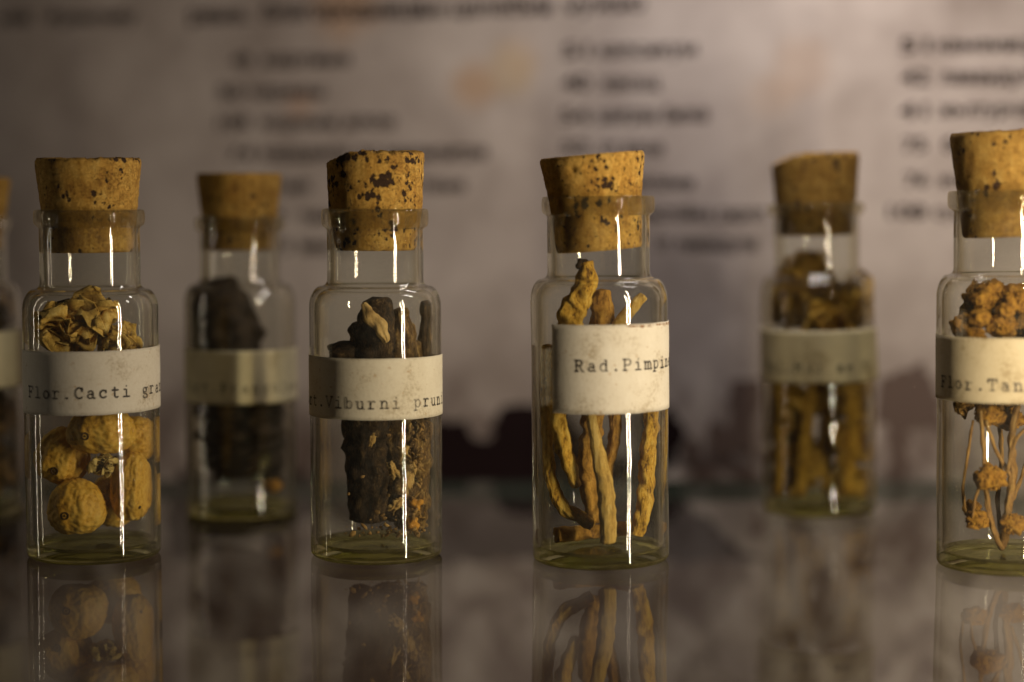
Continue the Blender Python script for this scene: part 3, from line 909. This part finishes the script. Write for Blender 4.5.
for (px, py, r, sd, lab) in [(66, 330, 44, 11, 'shrivelled yellow flower heap on the left above the Cacti label'),
                             (88, 322, 42, 12, 'tallest shrivelled flower in the middle above the Cacti label'),
                             (119, 345, 32, 13, 'low crumpled flower on the right above the Cacti label'),
                             (104, 465, 20, 14, 'tiny pale calyx wedged between the yellow fruits')]:
    c = clampin(B1, B1.P(px, py, -1 if sd != 14 else -5), r * k1 * 0.4)
    V, Fc = crumple(c, r * k1, sd, n=9 if sd == 14 else 24)
    thing('dried_flower', (V, Fc), calyx_m if sd == 14 else flower_m, lab, 'dried flower', None, B1)

# --- dark bark (bottle 2)
bark_m = organic('dark_bark', (0.014, 0.008, 0.004), (0.075, 0.043, 0.018), (0.46, 0.30, 0.12), scale=0.5, stretch=(1, 1, 0.3), bump=0.9, bd=0.6, rough=0.85, pos=(0.42, 0.55, 0.74))
bark2_m = organic('fibrous_bark', (0.025, 0.013, 0.006), (0.17, 0.095, 0.03), (0.62, 0.42, 0.15), scale=0.6, stretch=(1, 1, 0.4), bump=0.9, bd=0.6, rough=0.85, seed=4, pos=(0.38, 0.52, 0.68))
wood_m = organic('pale_splinter', (0.22, 0.12, 0.035), (0.55, 0.36, 0.13), (0.72, 0.53, 0.24), scale=0.5, stretch=(1, 1, 0.3), bump=0.6, bd=0.3)
k2 = B2.k
def stick(B, name, pts, mat, lab, cat, group=None, ridge=0.13, knob=0.16, nr=6, seed=0, seg=56, sub=16, dark_tip=None):
    P = [B.P(x, y, dy) for x, y, dy, r in pts]; rr = [r * B.k for *_, r in pts]
    VF = tube_mesh(P, rr, seg=seg, sub=sub, ridge=ridge, knob=knob, seed=seed, nr=nr, B=B)
    return thing(name, VF, mat, lab, cat, group, B)
bg_ = 'bark pieces in the Viburni bottle'
stick(B2, 'bark_piece', [(373, 299, -2, 13), (377, 325, -2, 20), (374, 400, -2, 24), (371, 460, -2, 24), (373, 534, -1, 22)], bark_m, 'thickest dark bark stick, down the middle of the Viburni bottle', 'bark', bg_, seed=1)
stick(B2, 'bark_piece', [(344, 346, -2, 16), (350, 380, 1, 16), (358, 440, 3, 14), (360, 518, 3, 12)], bark_m, 'short dark bark stump at the left above the Viburni label', 'bark', bg_, seed=2)
stick(B2, 'bark_piece', [(404, 340, 1, 17), (404, 400, 0, 22), (404, 460, -1, 22), (402, 530, -1, 21)], bark2_m, 'brown fibrous bark strip right of the middle in the Viburni bottle', 'bark', bg_, seed=3, ridge=0.2)
stick(B2, 'bark_piece', [(427, 301, 2, 6), (426, 345, 2, 7), (424, 420, 2, 7), (420, 500, 2, 7)], bark_m, 'thin dark bark stick against the right wall of the Viburni bottle', 'bark', bg_, seed=4)
stick(B2, 'bark_piece', [(416, 420, -3, 14), (414, 470, -3, 16), (412, 530, -3, 14)], bark2_m, 'crumbly ochre bark piece low on the right in the Viburni bottle', 'bark', bg_, seed=5, ridge=0.25, knob=0.3)
stick(B2, 'bark_piece', [(357, 322, 1, 5), (358, 345, 1, 9), (362, 400, 3, 9)], bark2_m, 'small broken brown tip left of the splinter above the Viburni label', 'bark', bg_, seed=8, ridge=0.25, knob=0.35)
stick(B2, 'bark_piece', [(400, 308, -1, 6), (404, 330, -1, 10), (410, 380, -1, 10)], bark2_m, 'jagged brown tip between the thick stick and the thin one above the Viburni label', 'bark', bg_, seed=9, ridge=0.25, knob=0.35)
stick(B2, 'bark_piece', [(390, 318, 6, 13), (392, 400, 6, 15), (388, 515, 6, 15)], bark2_m, 'bark stick at the back of the Viburni bottle', 'bark', bg_, seed=6)
stick(B2, 'wood_splinter', [(363, 303, -8, 2.5), (370, 316, -8.5, 7), (380, 328, -8, 7), (387, 342, -7, 3)], wood_m, 'pale wood splinter leaning on the dark bark in the Viburni bottle', 'splinter', None, seed=7, ridge=0.25, nr=3)
rnd = random.Random(3)
# --- bark crumbs: loose, uncountable
V, Fc = [], []
for i in range(230):
    if i < 150:
        px, py = rnd.gauss(411, 10), 534 - 110 * rnd.random() ** 1.4; dy = -9 + rnd.uniform(-1, 3)
    else:
        px, py = rnd.uniform(345, 430), rnd.choice([rnd.uniform(522, 536), rnd.uniform(526, 536), rnd.uniform(470, 536)]); dy = rnd.uniform(-10, 2)
    px = min(px, 432)
    r = rnd.choice([0.12, 0.16, 0.22, 0.3, 0.45])
    c = clampin(B2, B2.P(px, py, dy), r)
    vv, ff = blob(c, r * rnd.uniform(.6, 1.6), r * .6, r * rnd.uniform(.7, 3.0), rnd.uniform(0, 3), seed=i, amp=0.35, base=ICO1)

    b = len(V); V += vv; Fc += [tuple(q + b for q in f) for f in ff]
crumb_m = organic('bark_crumbs', (0.06, 0.03, 0.01), (0.30, 0.17, 0.05), (0.58, 0.37, 0.11), scale=0.6, bump=0.4)
o = thing('bark_crumbs', (V, Fc), crumb_m, 'ochre bark crumbs clinging to the inside of the Viburni bottle', 'crumbs', None, B2); o['kind'] = 'stuff'
for (px, py, r, lab) in [(422, 505, 5.5, 'bright orange fleck beside the streak in the Viburni bottle'), (415, 524, 6, 'orange chip at the floor of the Viburni bottle')]:
    c = clampin(B2, B2.P(px, py, -9), 1.2)
    thing('bark_chip', blob(c, r * k2, r * k2 * .6, r * k2, seed=px, amp=0.4), organic('orange_chip', (0.3, 0.12, 0.01), (0.6, 0.28, 0.03), (0.7, 0.4, 0.06)), lab, 'bark chip', None, B2)

# flakes of inner bark one can tell apart, pressed to the front wall
flake_m = organic('inner_bark_flake', (0.20, 0.10, 0.025), (0.50, 0.31, 0.09), (0.74, 0.54, 0.22), scale=0.7, bump=0.8)
for (px, py, r, rot, lab) in [(404, 452, 6, .4, 'highest pale bark flake beside the streak in the Viburni bottle'), (393, 470, 7, -.5, 'pale bark flake just left of the streak in the Viburni bottle'),
        (409, 484, 9, .2, 'largest pale bark flake right of the streak in the Viburni bottle'), (420, 470, 5, -.2, 'small bark flake near the right wall of the Viburni bottle'),
        (396, 505, 7, .9, 'bark flake left of the streak near the foot of the Viburni bottle'), (372, 440, 5, .3, 'splinter shaped flake on the dark bark under the Viburni label')]:
    c = clampin(B2, B2.P(px, py, -11), 0.6)
    rr = r * k2
    thing('bark_flake', blob(c, rr * .55, rr * .35, rr * 1.1, rot, seed=px, amp=0.6, fr=2.2, fine=0.12), flake_m, lab, 'bark flake', 'pale bark flakes in the Viburni bottle', B2)

# --- yellow roots (bottle 3)
root_m = organic('yellow_root', (0.10, 0.04, 0.006), (0.62, 0.345, 0.035), (0.86, 0.60, 0.14), scale=0.5, stretch=(1, 1, 0.32), bump=1.0, bd=0.6, rough=0.78, pos=(0.40, 0.49, 0.63))
root2_m = organic('brown_root', (0.09, 0.035, 0.006), (0.44, 0.225, 0.032), (0.66, 0.39, 0.075), scale=0.4, stretch=(1, 1, 0.6), bump=0.9, bd=0.5, rough=0.78, seed=5)
root3_m = organic('pale_root', (0.13, 0.06, 0.012), (0.62, 0.39, 0.09), (0.84, 0.64, 0.25), scale=0.8, stretch=(1, 1, 0.14), bump=1.0, bd=0.5, rough=0.78, seed=9)
tip_m = organic('root_crown', (0.01, 0.005, 0.002), (0.03, 0.015, 0.006), (0.10, 0.05, 0.015), scale=0.8)
rg = 'roots in the Pimpine bottle'
o = stick(B3, 'dried_root', [(584, 262, -3, 7), (587, 277, -3, 10.5), (581, 296, -3, 12), (571, 318, -3, 14), (564, 350, -3, 13), (557, 390, -4, 10), (559, 425, -5, 8.5), (566, 455, -5, 8), (577, 487, -4, 5)], root_m,
      'thick gnarled root with a dark crown, reaching highest in the Pimpine bottle', 'root', rg, seed=1, knob=0.2, ridge=0.1)
og = o.location / MM
V, Fc = blob(clampin(B3, B3.P(582.5, 264, -3), 1) , 1.5, 1.4, 1.3, seed=3, amp=0.3)
mesh_obj('root_crown', [v - og for v in V], Fc, tip_m, o)
stick(B3, 'dried_root', [(601, 290, 3, 8), (602, 310, 3, 12), (600, 350, 3, 12), (596, 400, 2, 12), (591, 440, 1, 11), (589, 480, 0, 11), (597, 522, -1, 9)], root2_m, 'broad brown root at the back middle of the Pimpine bottle', 'root', rg, seed=2, knob=0.18)
stick(B3, 'dried_root', [(643, 296, 2, 5), (634, 306, 1, 6), (622, 320, 0, 6.5), (612, 340, -1, 6), (604, 380, -4, 6)], root3_m, 'blunt pale root leaning to the upper right above the Pimpine label', 'root', rg, seed=3, knob=0.06, ridge=0.05)
stick(B3, 'dried_root', [(589, 380, -9, 4), (591, 415, -9, 5), (596, 440, -9, 6), (602, 470, -9, 8), (606, 500, -9, 8.5), (609, 545, -8, 8)], root3_m, 'straight pale striped root in front under the Pimpine label', 'root', rg, seed=4, knob=0.07, ridge=0.13, nr=9)
stick(B3, 'dried_root', [(549, 345, 2, 7), (546, 400, 0, 6), (548, 450, -1, 5.5), (552, 485, -1, 6), (564, 507, -2, 6.5), (580, 517, -2, 7), (594, 524, -2, 7)], root_m, 'curved root along the left wall, bending in at the foot of the Pimpine bottle', 'root', rg, seed=5)
stick(B3, 'dried_root', [(652, 375, 0, 8), (651, 415, 0, 8), (648, 450, -1, 8), (646, 485, -2, 8), (641, 520, -3, 7.5), (636, 535, -3, 6)], root_m, 'upright rough root along the right wall of the Pimpine bottle', 'root', rg, seed=6, knob=0.2)
stick(B3, 'dried_root', [(556, 535, 0, 8), (580, 533, 3, 7), (612, 530, 4, 7), (642, 527, 1, 7)], root2_m, 'short root lying across the floor of the Pimpine bottle', 'root', rg, seed=7)
stick(B3, 'dried_root', [(616, 400, 5, 6), (614, 440, 5, 6), (606, 480, 5, 6), (604, 520, 5, 5)], root2_m, 'slim shaded root behind the pale striped one in the Pimpine bottle', 'root', rg, seed=8)

# --- tansy (bottle 4)
stem_m = organic('dry_stem', (0.09, 0.04, 0.012), (0.26, 0.14, 0.04), (0.42, 0.27, 0.09), scale=0.5, stretch=(1, 1, 0.4), seed=2)
bud_m = organic('button_flower', (0.09, 0.03, 0.005), (0.36, 0.17, 0.018), (0.58, 0.33, 0.045), scale=0.7, bump=0.9, bd=0.5, seed=3)
leafd_m = organic('dark_leaf', (0.04, 0.018, 0.006), (0.17, 0.085, 0.02), (0.38, 0.22, 0.05), scale=0.5, seed=6)
for pts, lab in [([(1003, 553, -2, 4), (1006, 520, -2, 4), (1012, 480, -3, 4.2), (1011, 440, -3, 3.6), (1018, 405, -3, 3)], 'main stem with a forked top in the bottle at the right edge'),
                 ([(1002, 550, -3, 3), (992, 525, -4, 2.8), (986, 490, -5, 2.5), (984, 450, -5, 2.3), (980, 410, -5, 2)], 'left leaning stem in the bottle at the right edge'),
                 ([(1012, 478, -3, 2.2), (1000, 458, -4, 2), (992, 440, -5, 2), (986, 420, -5, 1.8)], 'short side shoot pointing up left in the bottle at the right edge'),
                 ([(966, 515, -1, 1.6), (963, 490, -2, 1.5), (967, 460, -3, 1.5), (973, 420, -3, 1.4)], 'hair thin stem along the left wall in the bottle at the right edge'),
                 ([(1008, 470, -5, 2), (1016, 440, -6, 1.8), (1030, 425, -6, 1.6)], 'short side shoot pointing right in the Flor.Tan bottle'),
                 ([(985, 470, -6, 1.6), (975, 500, -6, 1.5), (972, 525, -5, 1.4)], 'thin stalk dropping to the low left button flower in the Flor.Tan bottle'),
                 ([(1003, 545, 1, 2.4), (998, 500, 2, 2.2), (1002, 450, 3, 2.2), (996, 405, 3, 2)], 'shaded upright stem behind the others in the Flor.Tan bottle'),
                 ([(1012, 500, 2, 2), (1024, 470, 2, 2), (1034, 420, 2, 2)], 'stem bending out to the right in the bottle at the right edge')]:
    stick(B4, 'flower_stem', pts, stem_m, lab, 'stem', 'stems in the bottle at the right edge', seed=len(lab), seg=18, ridge=0.12, knob=0.35)
for (px, py, dy, r, lab) in [(990, 478, -6, 15, 'largest round brown button flower under the Flor.Tan label'), (977, 520, -4, 11, 'button flower low on the left in the Flor.Tan bottle'),
                             (1014, 524, -5, 12, 'button flower low beside the main stem foot in the Flor.Tan bottle'), (988, 415, -2, 13, 'button flower tucked right under the Flor.Tan label'),
                             (1008, 418, 2, 15, 'dusky button flower behind the forked stem in the Flor.Tan bottle'),
                             (972, 508, 3, 9, 'small button flower at the back left in the Flor.Tan bottle'),
                             (962, 327, -2, 15, 'yellow button flower at the left above the Flor.Tan label'), (980, 318, -6, 11, 'small yellow button flower between the two just above the Flor.Tan label'), (992, 292, -1, 14, 'dusky button flower up left near the neck of the Flor.Tan bottle'), (1001, 326, -6, 15, 'yellow button flower in the middle above the Flor.Tan label'),
                             (1018, 298, -3, 18, 'top button flower in the Flor.Tan bottle'), (975, 336, -7, 10, 'half hidden button flower on the edge of the Flor.Tan label'), (1006, 310, -8, 9, 'small pale button flower in the heap above the Flor.Tan label'), (984, 300, -4, 12, 'brown button flower in the middle of the heap above the Flor.Tan label'), (1040, 340, -3, 16, 'button flower past the right picture edge')]:
    if px > 1030: continue
    c = clampin(B4, B4.P(px, py, dy), r * B4.k)
    V, Fc = floret_head(c, r * B4.k, px + py)
    thing('button_flower', (V, Fc), bud_m, lab, 'dried flower', 'button flowers in the Flor.Tan bottle', B4)
for (px, py, dy, r, lab) in [(985, 305, 2, 22, 'dark crumpled leaf high in the Flor.Tan bottle'), (1000, 400, 3, 22, 'dark leaf hanging behind the Flor.Tan label'), (965, 405, 1, 12, 'small dark leaf by the left wall of the Flor.Tan bottle'), (1030, 330, 2, 22, 'dark leaf at the picture edge in the Flor.Tan bottle')]:
    c = clampin(B4, B4.P(px, py, dy), r * B4.k * .5)
    thing('dried_leaf', crumple(c, 1.5 * r * B4.k, px, n=12), leafd_m, lab, 'dried leaf', 'dark leaves in the Flor.Tan bottle', B4)

# --- back left: dark slabs of bark
black_m = organic('black_bark', (0.012, 0.007, 0.004), (0.035, 0.021, 0.011), (0.11, 0.07, 0.035), scale=0.4, stretch=(1, 1, .4), bump=0.8)
for i, (pts, lab) in enumerate([([(208, 282, 0, 19), (217, 320, 0, 32), (236, 400, 0, 42), (243, 450, 0, 40), (250, 494, 0, 28)], 'widest near black bark slab in the blurred bottle between yellow fruits and bark'),
                 ([(200, 300, 2, 10), (206, 350, 2, 12), (214, 420, 2, 12), (222, 480, 2, 10)], 'narrow black bark strip at the left of the blurred bark bottle'),
                 ([(262, 360, 3, 9), (270, 410, 3, 12), (274, 450, 3, 12), (272, 492, 3, 9)], 'lower black bark strip at the right of the blurred bark bottle')]):
    stick(B5, 'bark_piece', pts, black_m, lab, 'bark', 'black bark in the blurred bottle', seed=20 + i, nr=4)
thing('bark_chip', blob(clampin(B5, B5.P(281, 486, -8), 1.5), 2.0, 1.2, 1.5, seed=4, amp=.3), organic('ochre_chip', (0.25, 0.1, 0.01), (0.5, 0.24, 0.03), (0.6, 0.35, 0.06)), 'ochre chip near the floor of the blurred bark bottle', 'bark chip', None, B5)

# --- back right: brown leaves and stalks
lf = organic('brown_leaf', (0.12, 0.05, 0.008), (0.50, 0.29, 0.035), (0.78, 0.50, 0.08), scale=0.35, bump=0.8, seed=8)
lf2 = organic('ochre_stalk', (0.15, 0.06, 0.01), (0.52, 0.29, 0.03), (0.78, 0.49, 0.08), scale=0.35, bump=0.8, seed=2)
for i, (px, py, dy, r, lab) in enumerate([(805, 288, 0, 32, 'curled brown leaf reaching into the neck of the blurred right bottle'), (850, 308, 0, 28, 'ochre leaf at the right above the lifting label'),
     (785, 312, 0, 26, 'brown leaf at the left above the lifting label'), (820, 325, -4, 30, 'dark leaf in the middle above the lifting label'), (840, 400, 2, 32, 'leaf behind the lifting label'),
     (790, 410, 2, 30, 'brown leaf low left under the lifting label'), (848, 440, 0, 26, 'ochre leaf low right under the lifting label'), (800, 470, 1, 30, 'dark leaf near the floor of the blurred right bottle'), (845, 485, 0, 24, 'leaf at the floor right in the blurred right bottle')]):
    c = clampin(B6, B6.P(px, py, dy), r * B6.k * .35)
    thing('dried_leaf', crumple(c, 1.55 * r * B6.k, 50 + i, n=8), lf if i % 3 else lf2, lab, 'dried leaf', 'brown leaves in the blurred right bottle', B6)
for i, (pts, lab) in enumerate([([(812, 384, -6, 5), (806, 430, -6, 6), (802, 470, -6, 6), (800, 500, -5, 5)], 'ochre stalk left of the streak in the blurred right bottle'),
     ([(850, 395, -3, 6), (853, 440, -3, 6), (846, 495, -3, 5)], 'ochre stalk right of the streak in the blurred right bottle'),
     ([(777, 395, -3, 6), (781, 440, -3, 6), (778, 500, -3, 5)], 'stalk along the left wall of the blurred right bottle'),
     ([(828, 400, 2, 6), (825, 450, 2, 7), (832, 500, 2, 6)], 'stalk behind the streak in the blurred right bottle')]):
    stick(B6, 'dried_stalk', pts, lf2, lab, 'stalk', 'stalks in the blurred right bottle', seed=40 + i)

# --- far left bottle contents
for i, (px, py, r) in enumerate([(-5, 310, 22), (-10, 420, 26), (0, 470, 22), (-40, 450, 26)]):
    c = clampin(B7, B7.P(px, py, 0), r * B7.k * .35)
    thing('dried_leaf', crumple(c, 1.7 * r * B7.k, 80 + i, n=8), leafd_m,
          ['dark leaf above the label of the bottle at the left edge', 'dark leaf under the label of the bottle at the left edge', 'lowest dark leaf by the right wall of the bottle at the left edge', 'dark leaf outside the picture in the bottle at the left edge'][i], 'dried leaf', 'dark leaves in the left edge bottle', B7)
